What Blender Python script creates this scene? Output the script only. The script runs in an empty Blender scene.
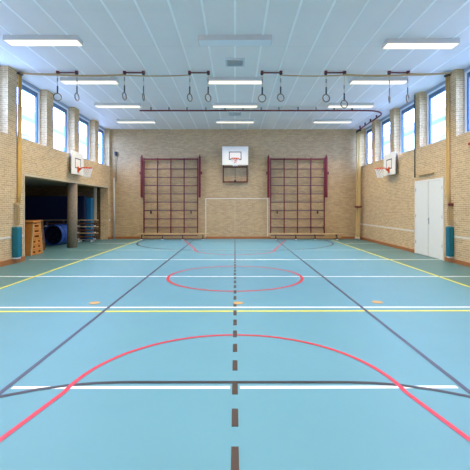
import bpy, bmesh, math, random
from mathutils import Vector, Matrix
random.seed(7)
PI = math.pi
scn = bpy.context.scene
col = scn.collection

# ------------------------------------------------------------------ materials
def srgb(r, g, b):
    f = lambda c: (c/255/12.92) if c/255 <= .04045 else ((c/255+.055)/1.055)**2.4
    return (f(r), f(g), f(b), 1)

def mat(name, c, rough=.5, metal=0, var=.08, scale=8, spec=.5, bump=0):
    m = bpy.data.materials.new(name); m.use_nodes = True
    nt = m.node_tree; b = nt.nodes['Principled BSDF']
    b.inputs['Roughness'].default_value = rough; b.inputs['Metallic'].default_value = metal
    b.inputs['Specular IOR Level'].default_value = spec
    tc = nt.nodes.new('ShaderNodeTexCoord'); n = nt.nodes.new('ShaderNodeTexNoise')
    n.inputs['Scale'].default_value = scale; n.inputs['Detail'].default_value = 4
    nt.links.new(tc.outputs['Object'], n.inputs['Vector'])
    r = nt.nodes.new('ShaderNodeMix'); r.data_type = 'RGBA'
    r.inputs[6].default_value = tuple(x*(1-var) for x in c[:3])+(1,)
    r.inputs[7].default_value = tuple(min(1, x*(1+var)) for x in c[:3])+(1,)
    nt.links.new(n.outputs['Fac'], r.inputs[0]); nt.links.new(r.outputs[2], b.inputs['Base Color'])
    if bump:
        bp = nt.nodes.new('ShaderNodeBump'); bp.inputs['Strength'].default_value = bump; bp.inputs['Distance'].default_value = .01
        nt.links.new(n.outputs['Fac'], bp.inputs['Height']); nt.links.new(bp.outputs['Normal'], b.inputs['Normal'])
    return m

def brick(name, axis, c1, c2, mortar):
    m = bpy.data.materials.new(name); m.use_nodes = True
    nt = m.node_tree; L = nt.links.new; b = nt.nodes['Principled BSDF']
    b.inputs['Roughness'].default_value = .85; b.inputs['Specular IOR Level'].default_value = .2
    tc = nt.nodes.new('ShaderNodeTexCoord'); sp = nt.nodes.new('ShaderNodeSeparateXYZ'); cb = nt.nodes.new('ShaderNodeCombineXYZ')
    L(tc.outputs['Object'], sp.inputs[0])
    if axis == 'XY':     # both faces of a wall and its jambs: run the courses along x + y
        ad = nt.nodes.new('ShaderNodeMath'); L(sp.outputs['X'], ad.inputs[0]); L(sp.outputs['Y'], ad.inputs[1]); L(ad.outputs[0], cb.inputs['X'])
    else:
        L(sp.outputs[axis], cb.inputs['X'])
    L(sp.outputs['Z'], cb.inputs['Y'])
    t = nt.nodes.new('ShaderNodeTexBrick'); t.inputs['Scale'].default_value = 1
    t.inputs['Brick Width'].default_value = .22; t.inputs['Row Height'].default_value = .066
    t.inputs['Mortar Size'].default_value = .006; t.inputs['Mortar Smooth'].default_value = .3; t.inputs['Bias'].default_value = 0
    t.inputs['Color1'].default_value = c1; t.inputs['Color2'].default_value = c2; t.inputs['Mortar'].default_value = mortar
    L(cb.outputs[0], t.inputs['Vector'])
    n = nt.nodes.new('ShaderNodeTexNoise'); n.inputs['Scale'].default_value = 14; n.inputs['Detail'].default_value = 6; L(tc.outputs['Object'], n.inputs['Vector'])
    mr = nt.nodes.new('ShaderNodeMapRange'); mr.inputs[1].default_value = .3; mr.inputs[2].default_value = .7; mr.inputs[3].default_value = .89; mr.inputs[4].default_value = 1.1
    L(n.outputs['Fac'], mr.inputs[0])
    mx = nt.nodes.new('ShaderNodeMix'); mx.data_type = 'RGBA'; mx.blend_type = 'MULTIPLY'; mx.inputs[0].default_value = 1
    L(t.outputs['Color'], mx.inputs[6]); L(mr.outputs[0], mx.inputs[7]); L(mx.outputs[2], b.inputs['Base Color'])
    bp = nt.nodes.new('ShaderNodeBump'); bp.invert = True; bp.inputs['Strength'].default_value = .5; bp.inputs['Distance'].default_value = .006
    L(t.outputs['Fac'], bp.inputs['Height']); L(bp.outputs['Normal'], b.inputs['Normal'])
    return m

BR1, BR2, BRM = srgb(210, 175, 125), srgb(190, 155, 108), srgb(230, 210, 176)
M = {}
M['brick'] = brick('tan_brick', 'XY', BR1, BR2, BRM)
M['brick_back'] = brick('tan_brick_back', 'XY', srgb(200, 168, 122), srgb(180, 148, 106), srgb(196, 172, 138))
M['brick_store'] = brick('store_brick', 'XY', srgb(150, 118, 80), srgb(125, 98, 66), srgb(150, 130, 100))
M['court'] = mat('court_vinyl', srgb(94, 142, 156), .42, 0, .05, 1.2, .25)
M['border'] = mat('border_vinyl', srgb(84, 120, 122), .42, 0, .05, 1.2, .25)
M['white_line'] = mat('white_line', srgb(238, 240, 236), .45, 0, .03)
M['yellow_line'] = mat('yellow_line', srgb(220, 212, 34), .45, 0, .03)
M['black_line'] = mat('black_line', srgb(46, 45, 52), .42, 0, .05)
M['black_line_sheen'] = mat('black_line_sheen', srgb(58, 64, 84), .42, 0, .05)  # black line with the bluish window sheen mixed into its colour
M['brown_line'] = mat('brown_line', srgb(64, 48, 40), .45, 0, .06)
M['red_line'] = mat('red_line', srgb(196, 30, 52), .42, 0, .04)
M['orange_disc'] = mat('orange_disc', srgb(186, 146, 84), .5)
M['white'] = mat('white_paint', srgb(232, 232, 228), .45, 0, .03)
M['board'] = mat('board_white', srgb(240, 233, 216), .4, 0, .02)
M['boardmark'] = mat('board_mark', srgb(44, 42, 44), .5)
M['ring_orange'] = mat('ring_orange', srgb(228, 88, 10), .45, 0, .05)
M['net'] = mat('net_cord', srgb(240, 240, 236), .8, 0, .03)
M['red'] = mat('dark_red_steel', srgb(108, 18, 24), .45, 0, .12)
M['redbrown'] = mat('red_brown_steel', srgb(104, 40, 34), .5, 0, .12)
M['rung'] = mat('rung', srgb(112, 76, 80), .5, 0, .15)
M['dark'] = mat('dark_metal', srgb(48, 44, 46), .5, .2, .1)
M['steel'] = mat('grey_steel', srgb(150, 148, 142), .4, .3, .1)
M['rope'] = mat('rope', srgb(214, 178, 112), .9, 0, .2, 60)
M['rope_ochre'] = mat('rope_ochre', srgb(206, 162, 84), .9, 0, .2, 60)
M['rope_pale'] = mat('rope_pale', srgb(206, 186, 150), .9, 0, .15, 60)
M['rope_brown'] = mat('rope_brown', srgb(184, 152, 104), .9, 0, .2, 60)
M['vault_shade'] = mat('vault_wood_shade', srgb(120, 80, 48), .5, 0, .2, 12)  # wood colour darkened to stand for the shade deep in the bay
M['cream_line'] = mat('cream_paint', srgb(224, 212, 188), .6, 0, .05)
M['leg_brown'] = mat('leg_brown', srgb(84, 62, 48), .5, 0, .15)
M['webbing'] = mat('black_webbing', srgb(40, 42, 50), .8)
M['ringwood'] = mat('ring_wood', srgb(126, 104, 76), .5, 0, .2, 30)
M['pad'] = mat('teal_pad', srgb(4, 106, 122), .45, 0, .08, 10)
M['wood'] = mat('bench_wood', srgb(196, 158, 104), .45, 0, .15, 14)
M['woodtrim'] = mat('base_wood', srgb(166, 104, 54), .5, 0, .18, 10)
M['vault'] = mat('vault_wood', srgb(206, 128, 56), .45, 0, .15, 12)
M['navy'] = mat('navy_vinyl', srgb(18, 28, 58), .5, 0, .1, 5)
M['matteal'] = mat('mat_teal', srgb(24, 112, 150), .5, 0, .08, 5)
M['blue'] = mat('blue_vinyl', srgb(40, 78, 150), .45, 0, .1, 5)
M['column'] = mat('column_brown', srgb(148, 128, 104), .8, 0, .4, 14, .3, .6)
M['lintel'] = mat('lintel_concrete', srgb(200, 180, 145), .8, 0, .1)
M['fascia'] = mat('fascia_grey', srgb(160, 172, 184), .6, 0, .05)
M['winwhite'] = mat('window_white', srgb(236, 240, 244), .4, 0, .03)
M['winblue'] = mat('window_blue', srgb(82, 112, 138), .45, 0, .06)
M['door'] = mat('door_white', srgb(236, 230, 214), .4, 0, .03)
M['lamp_body'] = mat('lamp_body', srgb(204, 199, 188), .5, 0, .03)
M['prism'] = mat('lamp_prism', srgb(226, 232, 234), .35, 0, .05, 40)
M['grille'] = mat('grille_grey', srgb(200, 206, 206), .5, .1, .06)
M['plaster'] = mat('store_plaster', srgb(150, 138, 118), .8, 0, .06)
M['ext'] = mat('exterior_white', srgb(220, 220, 216), .7, 0, .04)
M['extgrey'] = mat('exterior_grey', srgb(120, 134, 156), .7, 0, .05)
M['extground'] = mat('exterior_ground', srgb(150, 155, 145), .9, 0, .1)
M['redbox'] = mat('red_box', srgb(190, 40, 36), .5)
M['greenish'] = mat('pipe_grey', srgb(196, 190, 176), .5, 0, .05)

# seamed ceiling boards: bright cover strips every 0.712 m, faint cross joints
def ceiling_mat():
    m = bpy.data.materials.new('ceiling_boards'); m.use_nodes = True
    nt = m.node_tree; L = nt.links.new; b = nt.nodes['Principled BSDF']
    b.inputs['Roughness'].default_value = .55; b.inputs['Specular IOR Level'].default_value = .3
    tc = nt.nodes.new('ShaderNodeTexCoord'); sp = nt.nodes.new('ShaderNodeSeparateXYZ'); L(tc.outputs['Object'], sp.inputs[0])
    def mth(op, a, v=None, c=None):
        n = nt.nodes.new('ShaderNodeMath'); n.operation = op
        L(a, n.inputs[0])
        if v is not None: n.inputs[1].default_value = v
        if c is not None: n.inputs[2].default_value = c
        return n.outputs[0]
    y = mth('ADD', sp.outputs['Y'], 40); y = mth('MODULO', y, 2.4); y = mth('LESS_THAN', y, .012)
    n = nt.nodes.new('ShaderNodeTexNoise'); n.inputs['Scale'].default_value = 1.4; L(tc.outputs['Object'], n.inputs['Vector'])
    base = nt.nodes.new('ShaderNodeMix'); base.data_type = 'RGBA'
    base.inputs[6].default_value = srgb(229, 226, 222); base.inputs[7].default_value = srgb(236, 233, 229)
    L(n.outputs['Fac'], base.inputs[0])
    s2 = nt.nodes.new('ShaderNodeMix'); s2.data_type = 'RGBA'; s2.inputs[7].default_value = srgb(214, 212, 210)
    L(y, s2.inputs[0]); L(base.outputs[2], s2.inputs[6]); L(s2.outputs[2], b.inputs['Base Color'])
    return m
M['ceiling'] = ceiling_mat()
M['strip'] = mat('cover_strip', srgb(252, 252, 250), .3, 0, .02)

def emit(name, c, s):
    m = bpy.data.materials.new(name); m.use_nodes = True
    nt = m.node_tree; b = nt.nodes['Principled BSDF']
    b.inputs['Base Color'].default_value = (.35, .35, .35, 1)
    n = nt.nodes.new('ShaderNodeTexNoise'); n.inputs['Scale'].default_value = 3
    mr = nt.nodes.new('ShaderNodeMapRange'); mr.inputs[3].default_value = s*.95; mr.inputs[4].default_value = s*1.05
    nt.links.new(n.outputs['Fac'], mr.inputs[0]); nt.links.new(mr.outputs[0], b.inputs['Emission Strength'])
    b.inputs['Emission Color'].default_value = c
    return m
LAMP = .97
LAMP_W = 72.0
M['lamp_on'] = emit('lamp_diffuser_lit', (1, .91, .72, 1), LAMP)

def glass():
    m = bpy.data.materials.new('window_glass'); m.use_nodes = True
    nt = m.node_tree; nt.nodes.clear(); L = nt.links.new
    o = nt.nodes.new('ShaderNodeOutputMaterial'); mx = nt.nodes.new('ShaderNodeMixShader'); t = nt.nodes.new('ShaderNodeBsdfTransparent')
    g = nt.nodes.new('ShaderNodeBsdfGlossy'); g.inputs['Roughness'].default_value = .03
    lw = nt.nodes.new('ShaderNodeLayerWeight'); lw.inputs['Blend'].default_value = .5
    pw = nt.nodes.new('ShaderNodeMath'); pw.operation = 'POWER'; pw.inputs[1].default_value = 5; L(lw.outputs['Facing'], pw.inputs[0])
    f = nt.nodes.new('ShaderNodeMath'); f.operation = 'MULTIPLY_ADD'; f.inputs[1].default_value = .6; f.inputs[2].default_value = .03; L(pw.outputs[0], f.inputs[0])
    t.inputs['Color'].default_value = (.95, .975, 1, 1)
    L(f.outputs[0], mx.inputs[0]); L(t.outputs[0], mx.inputs[1]); L(g.outputs[0], mx.inputs[2]); L(mx.outputs[0], o.inputs[0])
    return m
M['glass'] = glass()

# ------------------------------------------------------------------ mesh helpers
class MB:
    def __init__(s): s.bm = bmesh.new()
    def hexa(s, p, mi=0):        # 8 corners: bottom ring 0-3, top ring 4-7
        v = [s.bm.verts.new(q) for q in p]
        for f in ((3,2,1,0),(4,5,6,7),(0,1,5,4),(1,2,6,5),(2,3,7,6),(3,0,4,7)):
            s.bm.faces.new([v[i] for i in f]).material_index = mi
        return s
    def box(s, x0, x1, y0, y1, z0, z1, mi=0):
        return s.hexa([(x0,y0,z0),(x1,y0,z0),(x1,y1,z0),(x0,y1,z0),(x0,y0,z1),(x1,y0,z1),(x1,y1,z1),(x0,y1,z1)], mi)
    def rbox(s, x0, x1, y0, y1, z0, z1, r=.01, seg=2):
        b = bmesh.new(); t = MB(); t.bm.free(); t.bm = b; t.box(x0,x1,y0,y1,z0,z1)
        bmesh.ops.bevel(b, geom=list(b.edges), offset=r, segments=seg, affect='EDGES', profile=.5)
        me = bpy.data.meshes.new('t'); b.to_mesh(me); b.free(); s.bm.from_mesh(me); bpy.data.meshes.remove(me)
        return s
    def tube(s, pts, r, n=8, closed=False, caps=True, flat=1):
        pts = [Vector(p) for p in pts]; N = len(pts); rings = []
        up = None
        for i, p in enumerate(pts):
            if closed: d = pts[(i+1) % N]-pts[i-1]
            else: d = pts[min(i+1, N-1)]-pts[max(i-1, 0)]
            d.normalize()
            if up is None:
                up = Vector((0,0,1)) if abs(d.z) < .9 else Vector((0,1,0))
            a = (up-d*up.dot(d)).normalized(); b = d.cross(a); up = a
            rr = r[i] if isinstance(r, (list, tuple)) else r
            rings.append([s.bm.verts.new(p+(a*math.cos(2*PI*k/n)*flat+b*math.sin(2*PI*k/n))*rr) for k in range(n)])
        for i in range(N if closed else N-1):
            A, B = rings[i], rings[(i+1) % N]
            for k in range(n):
                f = s.bm.faces.new([A[k], A[(k+1) % n], B[(k+1) % n], B[k]]); f.smooth = True
        if caps and not closed:
            s.bm.faces.new(rings[0][::-1]); s.bm.faces.new(rings[-1])
        return s
    def cyl(s, c, r, z0, z1, n=24): return s.tube([(c[0],c[1],z0),(c[0],c[1],z1)], r, n)
    def strip(s, pts, w, z):     # a flat painted band on the floor along a path (2-D), mitred
        pts = [Vector((p[0], p[1])) for p in pts]; N = len(pts); L = []; R = []
        for i in range(N):
            d = (pts[min(i+1,N-1)]-pts[max(i-1,0)]).normalized(); nrm = Vector((-d.y, d.x))
            a = pts[i]+nrm*w/2; b = pts[i]-nrm*w/2
            L.append(s.bm.verts.new((a.x,a.y,z))); R.append(s.bm.verts.new((b.x,b.y,z)))
        for i in range(N-1): s.bm.faces.new([R[i], R[i+1], L[i+1], L[i]])
        return s
    def ring(s, c, r0, r1, z, n=96, a0=0, a1=2*PI):
        s.strip([(c[0]+(r0+r1)/2*math.cos(a0+(a1-a0)*k/n), c[1]+(r0+r1)/2*math.sin(a0+(a1-a0)*k/n)) for k in range(n+1)], r1-r0, z); return s
    def build(s, name, m, parent=None, kind=None, loc=None):
        me = bpy.data.meshes.new(name)
        bmesh.ops.recalc_face_normals(s.bm, faces=s.bm.faces)
        s.bm.to_mesh(me); s.bm.free()
        for x in (m if isinstance(m, (list, tuple)) else [m]): me.materials.append(M[x])
        o = bpy.data.objects.new(name, me); col.objects.link(o)
        if parent: o.parent = parent
        if loc: o.location = loc
        if kind: o['kind'] = kind
        return o

def tag(o, label, cat, group=None):
    o['label'] = label; o['category'] = cat
    if group: o['group'] = group
    return o
def thing(name, label, cat, loc=(0,0,0), rz=0, group=None):
    o = bpy.data.objects.new(name, None); col.objects.link(o); o.location = loc; o.rotation_euler = (0,0,rz); o.empty_display_size = .1
    return tag(o, label, cat, group)
def struct_empty(name, loc=(0,0,0)):
    o = bpy.data.objects.new(name, None); col.objects.link(o); o.location = loc; o['kind'] = 'structure'; return o
def dup(root, loc, label, rz=None, group=None):
    r = root.copy(); col.objects.link(r); r.location = loc; r['label'] = label
    if rz is not None: r.rotation_euler = (0,0,rz)
    if group: r['group'] = group
    for ch in list(root.children):
        c = ch.copy(); col.objects.link(c); c.parent = r
        for g in list(ch.children):
            d = g.copy(); col.objects.link(d); d.parent = c
    return r

# ------------------------------------------------------------------ setting
XW, YB, YR, H = 7.05, 21.5, -1.8, 6.2          # half width, back wall, rear wall, ceiling
TH = .42
SILL = 4.07
AX = -11.9                                    # rear of the storage bay
AY0, AY1, AZ = 12.72, 21.1, 2.85              # storage opening
YELL_L, YELL_R = -5.18, 5.28

floor = MB().box(YELL_L, YELL_R, YR, YB, -.15, 0).build('floor', 'court', None, 'structure')
MB().box(-XW-TH, YELL_L, YR, YB, -.15, 0).box(YELL_R, XW+TH, YR, YB, -.15, 0).box(AX-.3, -XW-TH, 11.9, YB, -.15, 0).build('floor_border', 'border', floor, 'structure')
ceil = MB().box(-XW-.5, XW+.5, YR-.3, YB+.3, H, H+.2).build('ceiling', 'ceiling', None, 'structure')
b = MB()
for k in range(-9, 10):
    b.box(k*.712-.026, k*.712+.026, YR, YB, H-.006, H)
b.build('cover_strip', 'strip', ceil, 'structure')

openL = [(-1.2,-.45),(.05,2.0),(2.5,4.45),(4.95,6.9),(7.4,9.35),(9.85,11.8),(12.30,14.25),(14.75,16.70),(17.2,19.15),(19.65,21.3)]
openR = [(-1.2,-.1),(.4,2.3),(2.8,4.75),(5.25,7.2),(7.7,9.65),(10.15,12.12),(12.65,14.5),(14.95,16.85),(17.3,19.1),(19.6,21.3)]
def side_wall(name, sx, opens, alcove):
    b = MB()
    xs = sorted((sx*XW, sx*(XW+TH)))
    if alcove:
        b.box(*xs, YR, AY0, 0, SILL); b.box(*xs, AY0, AY1, AZ, SILL); b.box(*xs, AY1, YB, 0, SILL)
    else:
        b.box(*xs, YR, YB, 0, SILL)
    prev = YR
    for y0, y1 in opens+[(YB, None)]:
        if y0-prev > .01: b.box(*xs, prev, y0, SILL, H)
        if y1: prev = y1
    return b.build(name, 'brick', None, 'structure')
wl = side_wall('wall_left', -1, openL, True)
wr = side_wall('wall_right', 1, openR, False)
wb = MB().box(-XW-TH, XW+TH, YB, YB+.35, 0, H).build('wall_back', 'brick_back', None, 'structure')
MB().box(-XW-TH, XW+TH, YR-.35, YR, 0, H).build('wall_rear', 'brick', None, 'structure')

wn = 0
for sx, opens in ((-1, openL), (1, openR)):
    for y0, y1 in opens:
        wn += 1
        w = struct_empty('window_%d' % wn, (sx*(XW+.27), (y0+y1)/2, SILL))
        h = (y1-y0)/2; top = H-.1-SILL
        def xx(a, c): return sorted((sx*a, sx*c))
        f = MB(); F = .11
        f.box(*xx(0,.12), -h, h, 0, .06).box(*xx(0,.12), -h, h, top-.07, top).box(*xx(0,.12), -h, -h+F, .06, top-.07).box(*xx(0,.12), h-F, h, .06, top-.07)
        f.build('window_frame', 'winwhite', w, 'structure')
        s = MB(); a0, a1, S = -h+F, h-F, .075
        xb = xx(.02, .1)
        s.box(*xb, a0, a1, .06, .12).box(*xb, a0, a1, top-.07-.15, top-.07).box(*xb, a0, a0+S, .12, top-.22).box(*xb, a1-S, a1, .12, top-.22)
        s.build('window_sash', 'winblue', w, 'structure')
        MB().box(*xx(.055,.065), a0+S, a1-S, .12, top-.22).build('window_pane', 'glass', w, 'structure')
        MB().box(*xx(-.02,.15), -h, h, top, H-SILL).build('window_head', 'fascia', w, 'structure')
        MB().box(*xx(-.27,0), -h, h, 0, .012).build('window_sill', 'winwhite', w, 'structure')

# baseboards, pale wall bands
MB().box(-XW, XW, YB-.025, YB, 0, .13).build('baseboard_back', 'woodtrim', None, 'structure')
MB().box(XW-.025, XW, YR, 12.72, 0, .13).box(XW-.025, XW, 14.95, YB-.025, 0, .13).build('baseboard_right', 'woodtrim', None, 'structure')
MB().box(-XW, -XW+.025, YR, AY0, 0, .16).box(-XW, -XW+.025, AY1, YB-.025, 0, .13).build('baseboard_left', 'woodtrim', None, 'structure')
MB().box(XW-.012, XW, YR, 12.70, .82, .885).box(XW-.012, XW, 14.97, YB-.02, .82, .885).build('trim_1', 'cream_line', None, 'structure')
MB().box(-XW, -XW+.012, YR, 11.95, .82, .885).box(-XW, -XW+.012, 12.35, AY0-.08, .82, .885).build('trim_2', 'cream_line', None, 'structure')
# casing round the storage opening
b = MB(); b.box(-XW-.05, -XW+.015, AY0-.06, AY0, 0, AZ+.07).box(-XW-.05, -XW+.015, AY0, AY1, AZ, AZ+.07)
b.build('trim_3', 'lintel', None, 'structure')

# storage bay shell
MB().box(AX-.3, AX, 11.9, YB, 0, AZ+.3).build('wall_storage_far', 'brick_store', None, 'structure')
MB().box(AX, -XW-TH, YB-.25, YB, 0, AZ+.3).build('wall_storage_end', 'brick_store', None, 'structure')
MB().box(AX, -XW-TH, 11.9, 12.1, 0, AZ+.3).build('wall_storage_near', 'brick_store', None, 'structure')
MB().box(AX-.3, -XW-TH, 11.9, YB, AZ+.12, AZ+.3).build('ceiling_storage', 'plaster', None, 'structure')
# slim post in the bay beside the far jamb
MB().box(-7.72, -7.6, 20.75, 20.87, 0, AZ+.12).build('post_storage', 'lintel', None, 'structure')
# round pillar
MB().cyl((-7.26, 16.95), .215, 0, AZ, 28).build('column', 'column', None, 'structure')

# ------------------------------------------------------------------ floor markings (parts of the floor)
def line(name, bmb, m, label=None):
    o = bmb.build(name, m, floor, 'structure')
    return o
W = .06
line('white_court_line', MB().strip([(-XW, 13.0),(XW, 13.0)], .07, .0015), 'white_line')
line('white_court_line', MB().strip([(-XW, 9.84),(XW, 9.84)], .06, .0015), 'white_line')
line('white_court_line', MB().strip([(-XW, 6.80),(XW, 6.84)], .06, .0015), 'white_line')
line('white_court_line', MB().strip([(-XW, 15.9),(XW, 15.9)], .035, .0015), 'white_line')
line('white_court_line', MB().strip([(-7.0, 18.7),(-5.3, 18.7)], .05, .0015), 'white_line')
line('white_court_line', MB().strip([(5.4, 18.7),(7.0, 18.7)], .05, .0015), 'white_line')
line('white_court_line', MB().strip([(-2.22, 3.785),(-.05, 3.79)], .055, .0015), 'white_line')
line('white_court_line', MB().strip([(.05, 3.79),(2.22, 3.80)], .055, .0015), 'white_line')
line('yellow_court_line', MB().strip([(-5.2, 6.53),(5.3, 6.60)], .07, .002), 'yellow_line')
line('yellow_sideline', MB().strip([(-5.18, YR),(-5.18, 20.7)], .065, .0025), 'yellow_line')
line('yellow_sideline', MB().strip([(5.28, YR),(5.28, 20.7)], .065, .0025), 'yellow_line')
line('dark_sideline', MB().strip([(-2.27, 3.0),(-2.25, 20.7)], .055, .003), 'black_line_sheen')
line('dark_sideline', MB().strip([(2.28, 3.0),(2.25, 20.7)], .055, .003), 'black_line_sheen')
def dshape(yc, sgn, r, half):
    p = []
    for k in range(13): a = PI/2*k/12; p.append((-half-r*math.cos(a), yc+sgn*(r-r*math.sin(a))))
    for k in range(13): a = PI/2*k/12; p.append((half+r*math.sin(a), yc+sgn*(r-r*math.cos(a))))
    return p
pf = [(-4.9, 20.6)]+dshape(15.78, 1, 3.65, 1.25)+[(4.9, 20.6)]
line('dark_goal_area_line', MB().strip(pf, .09, .0035), 'black_line')
line('dark_goal_area_line', MB().strip(dshape(3.90, -1, 2.1, 1.15), .055, .0035), 'black_line')
line('red_centre_circle', MB().ring((0,9.82), 1.675, 1.745, .004), 'red_line')
R = 1.66
def key(yc, sgn, yend, dx):
    p = [(-R-dx, yend)]
    for k in range(41):
        a = PI*k/40; p.append((-R*math.cos(a), yc+sgn*R*math.sin(a)))
    return p+[(R+dx, yend)]
line('red_key_line', MB().strip(key(3.68, 1, 1.0, .55), .05, .004), 'red_line')
line('red_key_line', MB().strip(key(15.95, -1, 20.7, 1.1), .06, .004), 'red_line')
b = MB(); y = 2.55-.53*6
while y < 21.3:
    b.box(-.028, .028, y, y+.27, 0, .0045); y += .535
line('dark_dashed_centre_line', b, 'brown_line')
for x, yy, r in ((-2.63, 7.12, .1), (2.69, 7.18, .1), (.06, 7.12, .095)):
    line('floor_socket_cover', MB().cyl((x, yy), r, 0, .006, 28), 'orange_disc')
# white goal painted on the back wall
g = MB()
for x0, x1, z0, z1 in ((-1.675,-1.63,.13,2.3),(1.825,1.87,.13,2.3),(-1.63,1.825,2.255,2.3)): g.box(x0, x1, YB-.003, YB, z0, z1)
g.build('goal_outline', 'cream_line', wb, 'structure')
MB().box(-.015, .015, YB-.003, YB, .13, 2.2).build('goal_centre_line', 'lintel', wb, 'structure')

# ------------------------------------------------------------------ ceiling lamps
def make_lamp(lit):
    t = thing('ceiling_lamp', 'x', 'ceiling lamp', group='fluorescent ceiling lamps')
    h = MB()
    h.rbox(-.95, .95, -.19, .19, -.10, -.001, .004)
    h.box(-.95, -.935, -.19, .19, -.125, -.10).box(.935, .95, -.19, .19, -.125, -.10).box(-.935, .935, -.19, -.178, -.125, -.10).box(-.935, .935, .178, .19, -.125, -.10)
    h.build('housing', 'lamp_body', t)
    MB().box(-.934, .934, -.177, .177, -.128, -.101).build('diffuser', 'lamp_on' if lit else 'prism', t)
    return t
lampL, lampU = make_lamp(True), make_lamp(False)
rows = [(6.75, 'added unseen row over the near half of the court'), (3.6, 'added unseen row over the near end of the court'), (.45, 'added unseen row over the rear wall'), (9.9, 'nearest row', ), (13.05, 'second row from the camera'), (16.2, 'third row from the camera'), (19.2, 'farthest row by the back wall')]  # first three rows are out of view, added to light the near floor
used = False
for yy, rn in rows:
    for x, side in ((-4.98, 'left'), (0, 'middle'), (4.92, 'right')):
        y2 = yy+(.2 if x > 1 and yy == 9.9 else 0)
        if x == 0 and yy == 9.9:
            lampU.location = (0, yy, H); lampU['label'] = 'unlit grey rectangular ceiling lamp in the middle of the nearest row'
            continue
        al = bpy.data.lights.new('lamp_tube', 'AREA'); al.shape = 'RECTANGLE'; al.size = 1.9; al.size_y = .33
        al.energy = LAMP_W; al.color = (1, .87, .66); al.spread = math.radians(120)
        ao = bpy.data.objects.new('lamp_tube', al); col.objects.link(ao); ao.location = (x, y2, H-.13)
        lab = 'glowing rectangular ceiling lamp, %s one of the %s' % (side, rn)
        if not used: lampL.location = (x, y2, H); lampL['label'] = lab; used = True
        else: dup(lampL, (x, y2, H), lab)

# ceiling grilles
def make_vent():
    t = thing('ceiling_vent', 'x', 'ceiling vent', group='ceiling vents')
    f = MB(); a, c = .29, .23
    f.box(-a,a,-a,-c,-.05,0).box(-a,a,c,a,-.05,0).box(-a,-c,-c,c,-.05,0).box(c,a,-c,c,-.05,0); f.build('frame', 'grille', t)
    MB().box(-c,c,-c,c,-.012,-.002).build('backing', 'white', t)
    s = MB()
    for k in range(5): s.hexa([(-c,-.2+k*.09,-.045),(c,-.2+k*.09,-.045),(c,-.185+k*.09,-.045),(-c,-.185+k*.09,-.045),(-c,-.17+k*.09,-.012),(c,-.17+k*.09,-.012),(c,-.155+k*.09,-.012),(-c,-.155+k*.09,-.012)])
    s.build('louvre', 'grille', t); return t
v = make_vent(); v.location = (0, 11.5, H); v['label'] = 'grey square ceiling vent just beyond the unlit lamp'
dup(v, (0, 17.85, H), 'grey square ceiling vent near the back wall, beyond the curved red rail')

# ------------------------------------------------------------------ hanging rings
YRG = 12.3
def P(px): return (px-235)*YRG/380
def make_ring():
    t = thing('gymnastic_ring', 'x', 'gymnastic ring', group='gymnastic rings hanging from the ceiling')
    n = 36; MB().tube([(.118*math.cos(2*PI*k/n), 0, .118*math.sin(2*PI*k/n)) for k in range(n)], .018, 10, True).build('ring', 'ringwood', t)
    MB().rbox(-.022, .022, -.012, .012, .105, .36, .004).build('strap', 'webbing', t)
    MB().tube([(0,0,.35),(0,0,.78)], .011, 8).build('rope', 'rope_pale', t)
    MB().rbox(-.02, .02, -.014, .014, .50, .62, .004).build('buckle', 'steel', t)
    return t
def make_bracket(w):
    t = thing('ring_bracket', 'x', 'ring bracket', group='ring brackets on the ceiling')
    MB().rbox(-w/2, w/2, -.02, .02, -.075, -.035, .006).build('bar', 'redbrown', t)
    for s in (-1, 1):
        p = MB().rbox(s*w/2-.045, s*w/2+.045, -.045, .045, -.07, -.001, .008).build('pulley_mount', 'red', t)
        q = MB().tube([(s*w/2, -.02, -.085),(s*w/2, .02, -.085)], .05, 16).build('pulley', 'dark', p)
    return t
rings = [(57.5, 97, 18), (77, 97, 82), (124.5, 96.3, 76), (143.5, 97, 91), (189.8, 97.6, 58), (208.2, 97.8, 45),
         (262.2, 98.2, 1), (280.7, 97.6, 21), (326.2, 98.2, 15), (344.2, 104.2, 12), (389.4, 99.2, 60), (407.7, 98.5, 46)]
where = ['leftmost pair', 'second pair from the left', 'third pair from the left', 'third pair from the right', 'second pair from the right', 'rightmost pair']
r0 = None
for i, (px, py, ang) in enumerate(rings):
    z = 1.8-(py-207)*YRG/380
    lab = 'wooden gymnastic ring on black strap, %s of the %s' % ('left one' if i % 2 == 0 else 'right one', where[i//2])
    if i == 9: lab = 'wooden gymnastic ring hanging lower than all the others'
    if r0 is None: r0 = make_ring(); r0.location = (P(px), YRG, z); r0.rotation_euler = (0,0,math.radians(ang)); r0['label'] = lab
    else: r = dup(r0, (P(px), YRG, z), lab, math.radians(ang))
    if i == 9:
        r_low = r
# the low ring hangs on a longer rope of its own
for c in r_low.children:
    if c.name.startswith('rope'):
        bpy.data.objects.remove(c)
        MB().tube([(0,0,.35),(0,0,H-.12-r_low.location.z)], .011, 8).build('rope', 'rope_pale', r_low)
        break
b0 = None
for i in range(6):
    xa, xb = P(rings[2*i][0]), P(rings[2*i+1][0]); lab = 'dark red twin pulley bracket above the %s of rings' % where[i]
    if b0 is None: b0 = make_bracket(.61); b0.location = ((xa+xb)/2, YRG, H); b0['label'] = lab
    else: dup(b0, ((xa+xb)/2, YRG, H), lab)
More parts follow.
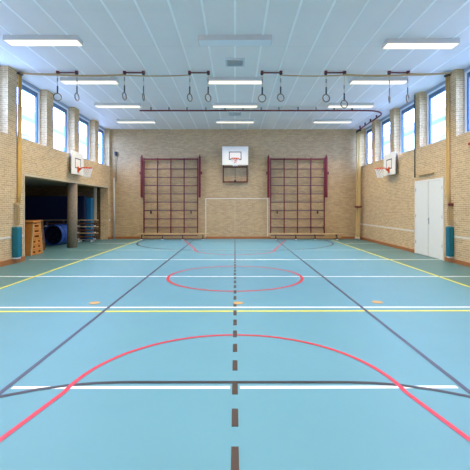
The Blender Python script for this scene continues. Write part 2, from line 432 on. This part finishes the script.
# hoisting ropes along the ceiling and down the walls
def sag(xs, zs, dy, n=6):
    out = []
    for (xa, za), (xb, zb) in zip(list(zip(xs, zs))[:-1], list(zip(xs, zs))[1:]):
        for k in range(n):
            t = k/n; out.append((xa+(xb-xa)*t, YRG+dy, za+(zb-za)*t-.05*abs(xb-xa)/3*4*t*(1-t)))
    out.append((xs[-1], YRG+dy, zs[-1])); return out
def cleat_loops(s, y, z, k):
    return [(s*(XW-.06), y+.05*math.cos(t*2*PI/12)+.0*k, z+.17*math.sin(t*2*PI/12)) for t in range(12)]
for s, yy, mt, lab, pads in ((-1, 12.36, 'rope_ochre', 'ochre bundle of hoisting ropes running from the ring brackets down the left wall', (11.98, 12.26)),
                         (1, 12.52, 'rope', 'pale bundle of hoisting ropes running from the ring brackets down the right wall', (12.2, 12.42))):
    t = thing('hoisting_rope', lab, 'rope', (0,0,0))
    b = MB()
    ends = [P(57.5), P(124), P(189)] if s < 0 else [P(408), P(344), P(281)]
    for k in range(3):
        xs = [s*(XW-.1)]+ends[:k+1]; zs = [6.13]+[6.10-.015*k]*(k+1)
        b.tube(sag(xs, zs, -.045+.02*k), .021, 8)
    b.build('overhead_rope', 'rope_brown', t)
    b = MB(); n = 4 if s < 0 else 3
    for k in range(n):
        yk = yy-.075+.16*k/(n-1)
        b.tube([(s*(XW-.05), yk, 6.12),(s*(XW-.045), yk, 2.3),(s*(XW-.06), yy-.12+.03*k, 1.9)], .021, 8)
    b.build('wall_rope', mt, t)
    b = MB()
    for k in range(3):
        zc = 1.58-.03*k; y0 = yy-.2+.05*k
        b.tube([(s*(XW-.05-.012*k), y0+.06*math.cos(q*2*PI/16), zc+(.36-.03*k)*math.sin(q*2*PI/16)) for q in range(16)], .013, 7, True)
    b.build('rope_coil', 'rope_brown', t)
    p = MB().rbox(min(s*(XW-.11),s*XW), max(s*(XW-.11),s*XW), yy-.27, yy-.1, 1.84, 1.92, .01).build('cleat', 'redbrown' if s > 0 else 'rope_brown', t)
    MB().rbox(min(s*(XW-.14),s*(XW-.001)), max(s*(XW-.14),s*(XW-.001)), yy-.1, yy+.06, 6.09, 6.16, .01).build('wall_pulley', 'dark', t)
    pd = thing('wall_pad', 'teal padded cover low on the %s brick wall%s' % (('left','  below ochre ropes, beside the storage opening') if s < 0 else ('right',' below pale ropes, beside the white doors')), 'wall pad', (0,0,0), group='teal wall pads')
    pd['label'] = ' '.join(pd['label'].split())
    pro = .2 if s < 0 else .18
    MB().rbox(min(s*(XW-pro),s*(XW-.003)), max(s*(XW-pro),s*(XW-.003)), pads[0], pads[1], .2, 1.17, .04, 4).build('padding', 'pad', pd)
    MB().rbox(min(s*(XW-pro*.8),s*(XW-.003)), max(s*(XW-pro*.8),s*(XW-.003)), pads[0]+.03, pads[1]-.03, .15, .2, .01).build('foot_plate', 'white', pd)

# ------------------------------------------------------------------ curved red rail and climbing ropes
t = thing('climbing_rope_rail', 'long dark red rail curving across the ceiling to the back right corner', 'ceiling rail', (0,0,0))
YRl, zr = 16.75, 6.05
xc, rad = 6.75, .95
pts = [(-4.2+(xc-rad+4.2)*k/20, YRl, zr) for k in range(21)]
pts += [(xc-rad+rad*math.sin(PI/2*k/10), YRl+rad-rad*math.cos(PI/2*k/10), zr) for k in range(1, 11)]
pts += [(xc+.08*k/6, YRl+rad+(21.38-YRl-rad)*k/6, zr) for k in range(1, 7)]
MB().tube(pts, .035, 8).build('rail', 'red', t)
for px in (151, 169, 187, 206, 225, 243, 261, 279, 298, 316, 334, 352):
    x = (px-235)*YRl/380; MB().rbox(x-.02, x+.02, YRl-.03, YRl+.03, zr+.02, H-.001, .004).build('hanger', 'dark', t)
for yy in (18.2, 19.0, 19.8, 20.6): MB().rbox(xc-.0, xc+.05, yy-.04, yy+.04, zr+.02, H-.001, .004).build('hanger', 'dark', t)
cr0 = None
cl = ['nearest the hall', 'second from the hall', 'middle one', 'second from the corner', 'tight in the corner']
for i in range(5):
    yy = 20.72+.13*i
    lab = 'beige climbing rope gathered in the back right corner, %s of the bundle' % ('%s' % cl[i])
    x0 = 6.82
    if cr0 is None:
        cr0 = thing('climbing_rope', lab, 'climbing rope', (x0, yy, 0), group='climbing ropes gathered in the corner')
        w = [0,.01,-.01,.0]
        MB().tube([(0,0,zr-.09),(.0,0,4.2),(-.01,0,2.6),(-.01,0,1.75),(-.03,-.01,1.0),(-.05,0,.35),(-.06,0,.06)], [.03,.03,.03,.026,.03,.034,.04], 10).build('rope', 'rope', cr0)
        MB().tube([(-.06,0,.02),(-.06,0,.16)], .055, 12).build('end_sleeve', 'rope_pale', cr0)
        MB().rbox(-.05, .05, -.045, .045, zr-.12, zr+.0, .01).build('trolley', 'dark', cr0)
    else:
        dup(cr0, (x0-.03*(i % 2), yy, 0), lab)
tag(MB().rbox(6.70, 6.90, 20.66, 21.3, 1.76, 1.86, .02).build('rope_tie', 'redbrown'), 'dark brown strap tying the climbing ropes together in the corner', 'strap')

# ------------------------------------------------------------------ wall bars
def make_bars():
    t = thing('climbing_rack', 'x', 'climbing frame', group='climbing frames on the back wall')
    k = 21.25/380
    ux = [(-26.9)*k, (-13.4)*k, 0, 13.3*k, 26.8*k]
    for x in ux: MB().rbox(x-.03, x+.03, -.04, .04, .34, 4.55, .008).build('upright', 'red', t)
    MB().rbox(ux[0]-.03, ux[-1]+.03, -.03, .03, 4.44, 4.52, .008).build('top_rail', 'red', t)
    for j in range(9): MB().tube([(ux[0], 0, 3.93-.465*j),(ux[-1], 0, 3.93-.465*j)], .026, 8).build('rung', 'rung', t)
    for s in (-1, 1):
        xa = s*(26.85*k+.12)
        g = MB().rbox(xa-.07, xa+.05, -.06, .1, 2.33, 4.6, .01)
        g.hexa([(xa-.05,-.05,4.6),(xa+.04,-.05,4.6),(xa+.04,.08,4.6),(xa-.05,.08,4.6),(xa-.03,-.02,4.72),(xa+.01,-.02,4.72),(xa+.01,.03,4.72),(xa-.03,.03,4.72)])
        g.build('swing_rail', 'red', t)
        MB().rbox(min(xa, xa+s*.13), max(xa, xa+s*.13), -.03, .05, 3.62, 3.78, .01).build('hinge', 'red', t)
        MB().rbox(s*1.13-.025, s*1.13+.025, -.05, .16, 1.42, 1.58, .008).build('latch', 'dark', t)
    for x in ux:
        MB().rbox(x-.02, x+.02, .03, .2, 4.3, 4.36, .004).build('wall_bracket', 'redbrown', t)
        MB().rbox(x-.02, x+.02, .03, .2, .6, .66, .004).build('wall_bracket', 'redbrown', t)
    return t
c = make_bars(); c.location = ((170.8-235)*21.25/380, 21.28, 0); c['label'] = 'tall dark red climbing frame with rungs on back wall, left of the hoop'
dup(c, ((297.6-235)*21.25/380, 21.28, 0), 'tall dark red climbing frame with rungs on back wall, right of the hoop')

# ------------------------------------------------------------------ benches
def make_bench(L, legs, group, wood='wood', beam='wood'):
    t = thing('gym_bench', 'x', 'bench', group=group)
    MB().rbox(-L/2, L/2, -.13, .13, .295, .335, .008).build('seat', wood, t)
    MB().rbox(-L/2+.12, L/2-.12, -.035, .035, .1, .17, .008).build('balance_beam', beam, t)
    for x in legs:
        l = MB(); l.rbox(x-.02, x+.02, -.11, .11, .17, .295, .005); l.rbox(x-.035, x+.035, -.12, -.07, .0, .17, .006); l.rbox(x-.035, x+.035, .07, .12, .0, .17, .006)
        l.rbox(x-.02, x+.02, -.1, .1, .045, .1, .005)
        o = l.build('leg', 'leg_brown', t)
        MB().rbox(x-.05, x+.05, -.135, -.06, 0, .045, .008).build('foot', 'white', o)
    return t
kb = 20.85/380
def bx(px, c): return (px-235)*kb-c
cL = (173-235)*kb; cR = (306-235)*kb
bb = make_bench(70*kb, [bx(p, cL) for p in (141.8,162.7,182.8,203)], 'low benches under the climbing frames'); bb.location = (cL, 20.86, 0); bb['label'] = 'long low wooden bench in front of the left climbing frame'
bb = make_bench(74.8*kb, [bx(p, cR) for p in (275.7,295.6,314.8,336.5)], 'low benches under the climbing frames'); bb.location = (cR, 20.86, 0); bb['label'] = 'long low wooden bench in front of the right climbing frame'

# ------------------------------------------------------------------ basketball hoops (face towards -y in local space; board front at y=0)
def make_hoop(w, hgt, frame):
    t = thing('basketball_hoop', 'x', 'basketball hoop', group='basketball hoops')
    bd = MB().rbox(-w/2, w/2, 0, .035, 0, hgt, .006).build('backboard', 'board', t)
    m = MB(); a, c, z0, z1, q = w*.24, .042, hgt*.27, hgt*.72, -.002
    m.box(-a, a, q, 0, z1-c, z1).box(-a, a, q, 0, z0, z0+c).box(-a, -a+c, q, 0, z0+c, z1-c).box(a-c, a, q, 0, z0+c, z1-c)
    m.build('target_square', 'boardmark', bd)
    zr = hgt*.27+.03
    n = 40; MB().tube([(.228*math.cos(2*PI*k/n), -.4+.228*math.sin(2*PI*k/n), zr) for k in range(n)], .02, 8, True).build('rim', 'ring_orange', t)
    br = MB().rbox(-.085, .085, -.02, -.001, zr-.2, zr+.06, .004).rbox(-.06, .06, -.19, -.015, zr-.028, zr-.006, .004)
    br.hexa([(-.05,-.02,zr-.15),(.05,-.02,zr-.15),(.05,-.01,zr-.15),(-.05,-.01,zr-.15),(-.03,-.17,zr-.03),(.03,-.17,zr-.03),(.03,-.01,zr-.03),(-.03,-.01,zr-.03)])
    br.build('rim_bracket', 'ring_orange', t)
    nt = MB(); lv = [(0,.222),(.1,.185),(.2,.155),(.3,.13),(.4,.125)]; K = 12
    def pt(l, k):
        d, r = lv[l]; a = 2*PI*(k+.5*(l % 2))/K; return (r*math.cos(a), -.4+r*math.sin(a), zr-.012-d)
    for l in range(4):
        for k in range(K):
            nt.tube([pt(l,k), pt(l+1,k)], .0065, 5); nt.tube([pt(l,k), pt(l+1,k+(1 if l % 2 else -1))], .0065, 5)
    nt.build('net', 'net', t)
    return t
# back wall hoop on its dark red frame
Yb = 20.95
h = make_hoop(26*Yb/380, 18.6*Yb/380, True); h.location = (.01, Yb, 1.8+42*Yb/380); h['label'] = 'basketball hoop on dark red frame high on the back wall, between the climbing frames'
zz = h.location.z
for s in (-1, 1):
    f = MB().rbox(s*.67-.03, s*.67+.03, .42, .48, 3.2-zz, 4.95-zz, .006)
    for q in (4.85, 4.2): f.rbox(s*.67-.02, s*.67+.02, .03, .44, q-.03-zz, q+.03-zz, .005)
    f.rbox(s*.67-.03, s*.67+.03, .46, .548, 4.6-zz, 4.7-zz, .004).rbox(s*.67-.03, s*.67+.03, .46, .548, 3.3-zz, 3.4-zz, .004)
    f.build('support_post', 'redbrown', h)
MB().rbox(-.7, .7, .42, .48, 3.18-zz, 3.25-zz, .006).build('support_crossbar', 'redbrown', h)
MB().rbox(-.7, .7, .43, .47, 4.02-zz, 4.08-zz, .006).build('support_crossbar', 'redbrown', h)
MB().tube([(0,.45,3.24-zz),(0,.45,4.03-zz)], .012, 6).build('cable', 'dark', h)
MB().rbox(-.06, .06, .41, .49, 3.22-zz, 3.31-zz, .006).build('winch', 'dark', h)
# side wall hoops
hs = make_hoop(1.25, .98, False)
for x in (-.4, .4):
    a = MB()
    for q in (.2, .75): a.rbox(x-.025, x+.025, .03, .19, q-.025, q+.025, .005)
    a.rbox(x-.04, x+.04, .17, .198, .05, .9, .005); a.build('wall_arm', 'steel', hs)
hs.location = (-6.85, 16.58, 3.21); hs.rotation_euler = (0,0,PI/2); hs['label'] = 'basketball hoop on the left brick wall above the storage opening'
dup(hs, (6.85, 16.9, 3.22), 'basketball hoop on the right brick wall beyond the white doors', -PI/2)

# ------------------------------------------------------------------ double doors in the right wall
d = struct_empty('door_1', (XW, 13.83, 0))
y0, y1, zt = -1.02, 1.02, 2.80
f = MB().box(-.03, 0, y0, y0+.07, 0, zt).box(-.03, 0, y1-.07, y1, 0, zt).box(-.03, 0, y0+.07, y1-.07, zt-.07, zt); f.build('door_frame', 'door', d, 'structure')
for s in (-1, 1):
    l = MB().rbox(-.022, -.002, *((y0+.075, -.016) if s < 0 else (.016, y1-.075)), .01, zt-.075, .003).build('door_leaf', 'door', d, 'structure')
    for q in (.4, 1.4, 2.4): MB().cyl((-.026, s*.94), .012, q, q+.12, 8).build('hinge', 'steel', l, 'structure')
MB().box(-.006, -.001, -.016, .016, 0, zt-.07).build('door_gap', 'dark', d, 'structure')
hd = MB().rbox(-.032, -.022, -.075, -.03, 1.18, 1.42, .004).tube([(-.03,-.05,1.34),(-.075,-.05,1.34),(-.08,-.17,1.34)], .011, 8); hd.build('door_handle', 'steel', d, 'structure')

# small fittings
tag(MB().tube([(XW-.02, 14.86, 2.95),(XW-.02, 14.86, 6.18)], .018, 8).build('conduit', 'dark'), 'thin dark conduit running down right wall to the white doors', 'conduit')
tag(MB().rbox(XW-.07, XW, 13.45, 14.55, 2.985, 3.03, .01).build('door_closer_rail', 'wood'), 'narrow wooden ledge on right wall just above the white doors', 'ledge')
tag(MB().rbox(XW-.04, XW, 11.39, 11.45, 3.66, 3.73, .01).build('alarm_box', 'redbox'), 'tiny red box high on right brick wall at frame edge', 'box')
tag(MB().tube([(-6.83, YB-.06, 0),(-6.83, YB-.06, 3.45)], .055, 12).build('drain_pipe', 'greenish'), 'pale vertical pipe in the back left corner', 'pipe')
t = thing('wall_fitting', 'small dark knob with thin rod on back wall near left corner', 'wall fitting', (-6.72, YB, 4.3))
MB().rbox(-.07, .07, -.12, -.001, .4, .62, .02).build('knob', 'dark', t)
MB().tube([(0,-.06,.42),(.01,-.05,-1.1)], .013, 6).build('rod', 'dark', t)
tag(MB().rbox(-7.05+.001, -7.05+.06, 21.2, 21.28, 1.02, 1.1, .005).build('wall_socket', 'white'), 'small white wall socket beside the pale corner pipe', 'socket')

# ------------------------------------------------------------------ storage bay contents
# vaulting box: open layers, tapering to the top; end face towards the hall
def make_vault(label, wood):
    t = thing('vaulting_box', label, 'vaulting box', group='vaulting boxes in the storage bay')
    LY, HB, wb_, wt = 1.5, 1.2, .43, .25
    def tp(x, y, z): s = (wb_+(wt-wb_)*z/HB)/wb_; return (x, y*s, z)
    def tbox(b, x0, x1, y0, y1, z0, z1):
        b.hexa([tp(x0,y0,z0),tp(x1,y0,z0),tp(x1,y1,z0),tp(x0,y1,z0),tp(x0,y0,z1),tp(x1,y0,z1),tp(x1,y1,z1),tp(x0,y1,z1)])
    hl = .195; n = 6
    for i in range(n):
        z0 = .01+i*hl; z1 = z0+hl-.012; b = MB()
        hz0, hz1 = z0+.06, z1-.05
        for x0, x1 in ((-LY, -LY+.03), (-.03, 0)):
            tbox(b, x0, x1, -wb_, wb_, z0, hz0); tbox(b, x0, x1, -wb_, wb_, hz1, z1)
            if i >= 3: spans = [(-wb_, -.22), (.22, wb_)]
            else: spans = [(-wb_, -.29), (-.12, .12), (.29, wb_)]
            for a, c in spans: tbox(b, x0, x1, a, c, hz0, hz1)
        for y0, y1 in ((-wb_, -wb_+.03), (wb_-.03, wb_)):
            tbox(b, -LY+.03, -.03, y0, y1, z0, hz0); tbox(b, -LY+.03, -.03, y0, y1, hz1, z1)
            for a, c in ((-LY+.03, -1.25), (-1.0, -.5), (-.25, -.03)): tbox(b, a, c, y0, y1, hz0, hz1)
        b.build('layer', wood, t)
    b = MB()
    for y in (-wb_-.012, wb_-.05): tbox(b, -.04, .015, y, y+.062, 0, HB-.02)
    b.build('corner_post', 'wood' if wood == 'vault' else wood, t)
    MB().rbox(-LY-.02, .02, -wt-.03, wt+.03, HB, HB+.08, .03, 3).build('padded_top', wood, t)
    return t
v1 = make_vault('orange wooden vaulting box with hand holes in the storage bay, nearest the hall', 'vault'); v1.location = (-7.52, 14.42, 0)
v2 = make_vault('wooden vaulting box coloured dark for shade, standing behind the orange vaulting box', 'vault_shade'); v2.location = (-7.97, 15.5, 0)

# rolled mat / tunnel
t = thing('mat_roll', 'blue rolled tunnel mat lying on the storage bay floor left of the pillar', 'rolled mat', (-8.5, 17.7, .49), math.radians(-6))
n = 40; b = MB(); prof = [(-.0,.45),(0,.475),(.02,.485),(1.08,.485),(1.1,.475),(1.1,.45)]
vs = [[b.bm.verts.new((r*math.cos(2*PI*k/n), y, r*math.sin(2*PI*k/n))) for k in range(n)] for y, r in prof]
for i in range(len(prof)):
    A, B = vs[i], vs[(i+1) % len(prof)]
    for k in range(n): b.bm.faces.new([A[k], A[(k+1) % n], B[(k+1) % n], B[k]]).smooth = True
b.build('mat_shell', 'blue', t)
pts = []
for k in range(80):
    a = k/80*2*PI*4; r = .425-.36*k/80; pts.append((r*math.cos(a), r*math.sin(a)))
b = MB()
for (xa, za), (xb, zb) in zip(pts[:-1], pts[1:]):
    q = [b.bm.verts.new(p) for p in ((xa,.03,za),(xb,.03,zb),(xb,1.07,zb),(xa,1.07,za))]; b.bm.faces.new(q)
o = b.build('rolled_core', 'navy', t); sm = o.modifiers.new('t', 'SOLIDIFY'); sm.thickness = .03
for y in (.25, .85):
    MB().tube([(.49*math.cos(2*PI*k/n), y, .49*math.sin(2*PI*k/n)) for k in range(n)], .01, 6, True).build('strap', 'navy', t)

# upright landing mats
def make_mat(label, w, face, side, loc, hh=2.38):
    t = thing('landing_mat', label, 'landing mat', loc, group='landing mats stood upright in the storage bay')
    MB().rbox(-w, 0, 0, .28, 0, hh, .03, 3).build('cover', face, t)
    MB().rbox(.001, .012, .02, .26, .03, hh-.03, .004).build('side_panel', side, t)
    MB().rbox(-w+.02, -.02, -.006, 0, hh*.62, hh*.62+.03, .002).build('seam', face, t)
    for x in (-w*.8, -w*.3): MB().tube([(x-.12,-.0,hh*.8),(x-.1,-.04,hh*.78),(x+.1,-.04,hh*.78),(x+.12,-.0,hh*.8)], .012, 6).build('handle', 'webbing', t)
    return t
make_mat('navy landing mat standing upright at the front of the stack behind the benches', 3.3, 'navy', 'navy', (-7.95, 20.05, 0))
make_mat('teal blue landing mat standing upright behind the navy one', 3.3, 'matteal', 'matteal', (-7.74, 20.42, 0), 2.3)
# stacked benches on a trolley
tr = thing('bench_trolley', 'low wheeled trolley carrying the stacked benches in the storage bay', 'trolley', (-8.55, 19.6, 0))
for s in (-1, 1): MB().rbox(-1.35, 1.35, s*.13-.025, s*.13+.025, .1, .135, .005).build('rail', 'steel', tr)
for x in (-1.2, .55, 1.2):
    for s in (-1, 1):
        MB().tube([(x, s*.13-.018, .05),(x, s*.13+.018, .05)], .05, 16).build('castor', 'white', tr)
    MB().rbox(x-.03, x+.03, -.13, .13, .1, .13, .004).build('crossbar', 'steel', tr)
sb = make_bench(2.75, [-1.25, -.4, .4, 1.25], 'benches stacked on the trolley', 'wood', 'vault_shade'); sb.location = (-8.45, 19.6, .136); sb['label'] = 'wooden bench at the bottom of the stack in the storage bay'  # balance beams take the shade-darkened wood so the gaps look dark
dup(sb, (-8.45, 19.6, .136+.336), 'wooden bench in the middle of the stack in the storage bay')
dup(sb, (-8.45, 19.6, .136+.672), 'wooden bench on top of the stack in the storage bay')

# ------------------------------------------------------------------ outside
MB().box(-60, AX-.3, -30, 60, -.4, -.2).box(XW+TH, 60, -30, 60, -.4, -.2).build('ground_outside', 'extground', None, 'structure')
def outside_building(sx, label):
    t = thing('building', label, 'building', (sx*15, 26, -.2), group='buildings outside the windows')
    def xx(a, c): return sorted((sx*a, sx*c))
    MB().box(*xx(0, 12), -5, 14, 0, 8.2).build('wall', 'ext', t)
    MB().box(*xx(-.7, 12.4), -5.6, 14.6, 8.2, 8.75).build('roof', 'extgrey', t)
    for yy in (-3.6, 0, 3.6, 7.2):
        o = MB().box(*xx(-.05, .05), yy, yy+1.7, 5.2, 7.2).build('window', 'winblue', t)
        MB().box(*xx(-.055, -.051), yy+.12, yy+1.58, 5.32, 7.08).build('pane', 'extgrey', o)
    return t
outside_building(-1, 'pale flat roofed building outside, seen through the left windows')
outside_building(1, 'pale flat roofed building outside, seen through the right windows')

# ------------------------------------------------------------------ light
w = bpy.data.worlds.new('sky'); scn.world = w; w.use_nodes = True
nt = w.node_tree; bg = nt.nodes['Background']
SKY = 17.0
bg.inputs['Color'].default_value = (.34, .50, 1.0, 1); bg.inputs['Strength'].default_value = SKY
for sx, opens in ((-1, openL), (1, openR)):
    for y0, y1 in opens:
        l = bpy.data.lights.new('window_portal', 'AREA'); l.shape = 'RECTANGLE'; l.size = y1-y0; l.size_y = H-.1-SILL
        l.cycles.is_portal = True
        o = bpy.data.objects.new('window_portal', l); col.objects.link(o)
        o.location = (sx*(XW+.45), (y0+y1)/2, (SILL+H-.1)/2)
        # portal emits along its local -z: point it into the room
        o.rotation_euler = Vector((-sx, 0, 0)).to_track_quat('-Z', 'Z').to_euler()

# ------------------------------------------------------------------ camera
cam = bpy.data.cameras.new('camera'); co = bpy.data.objects.new('camera', cam); col.objects.link(co)
co.location = (0, 0, 1.8); co.rotation_euler = (PI/2, 0, 0)
cam.sensor_width = 36; cam.lens = 380/470*36; cam.shift_y = -28/470; cam.clip_start = .05; cam.clip_end = 300
scn.camera = co
vs = scn.view_settings
vs.view_transform = 'Standard'; vs.look = 'None'; vs.gamma = 1; vs.use_curve_mapping = False; vs.exposure = 0.2
scn.cycles.use_denoising = True
scn.cycles.max_bounces = 12; scn.cycles.diffuse_bounces = 8; scn.cycles.sample_clamp_indirect = 8
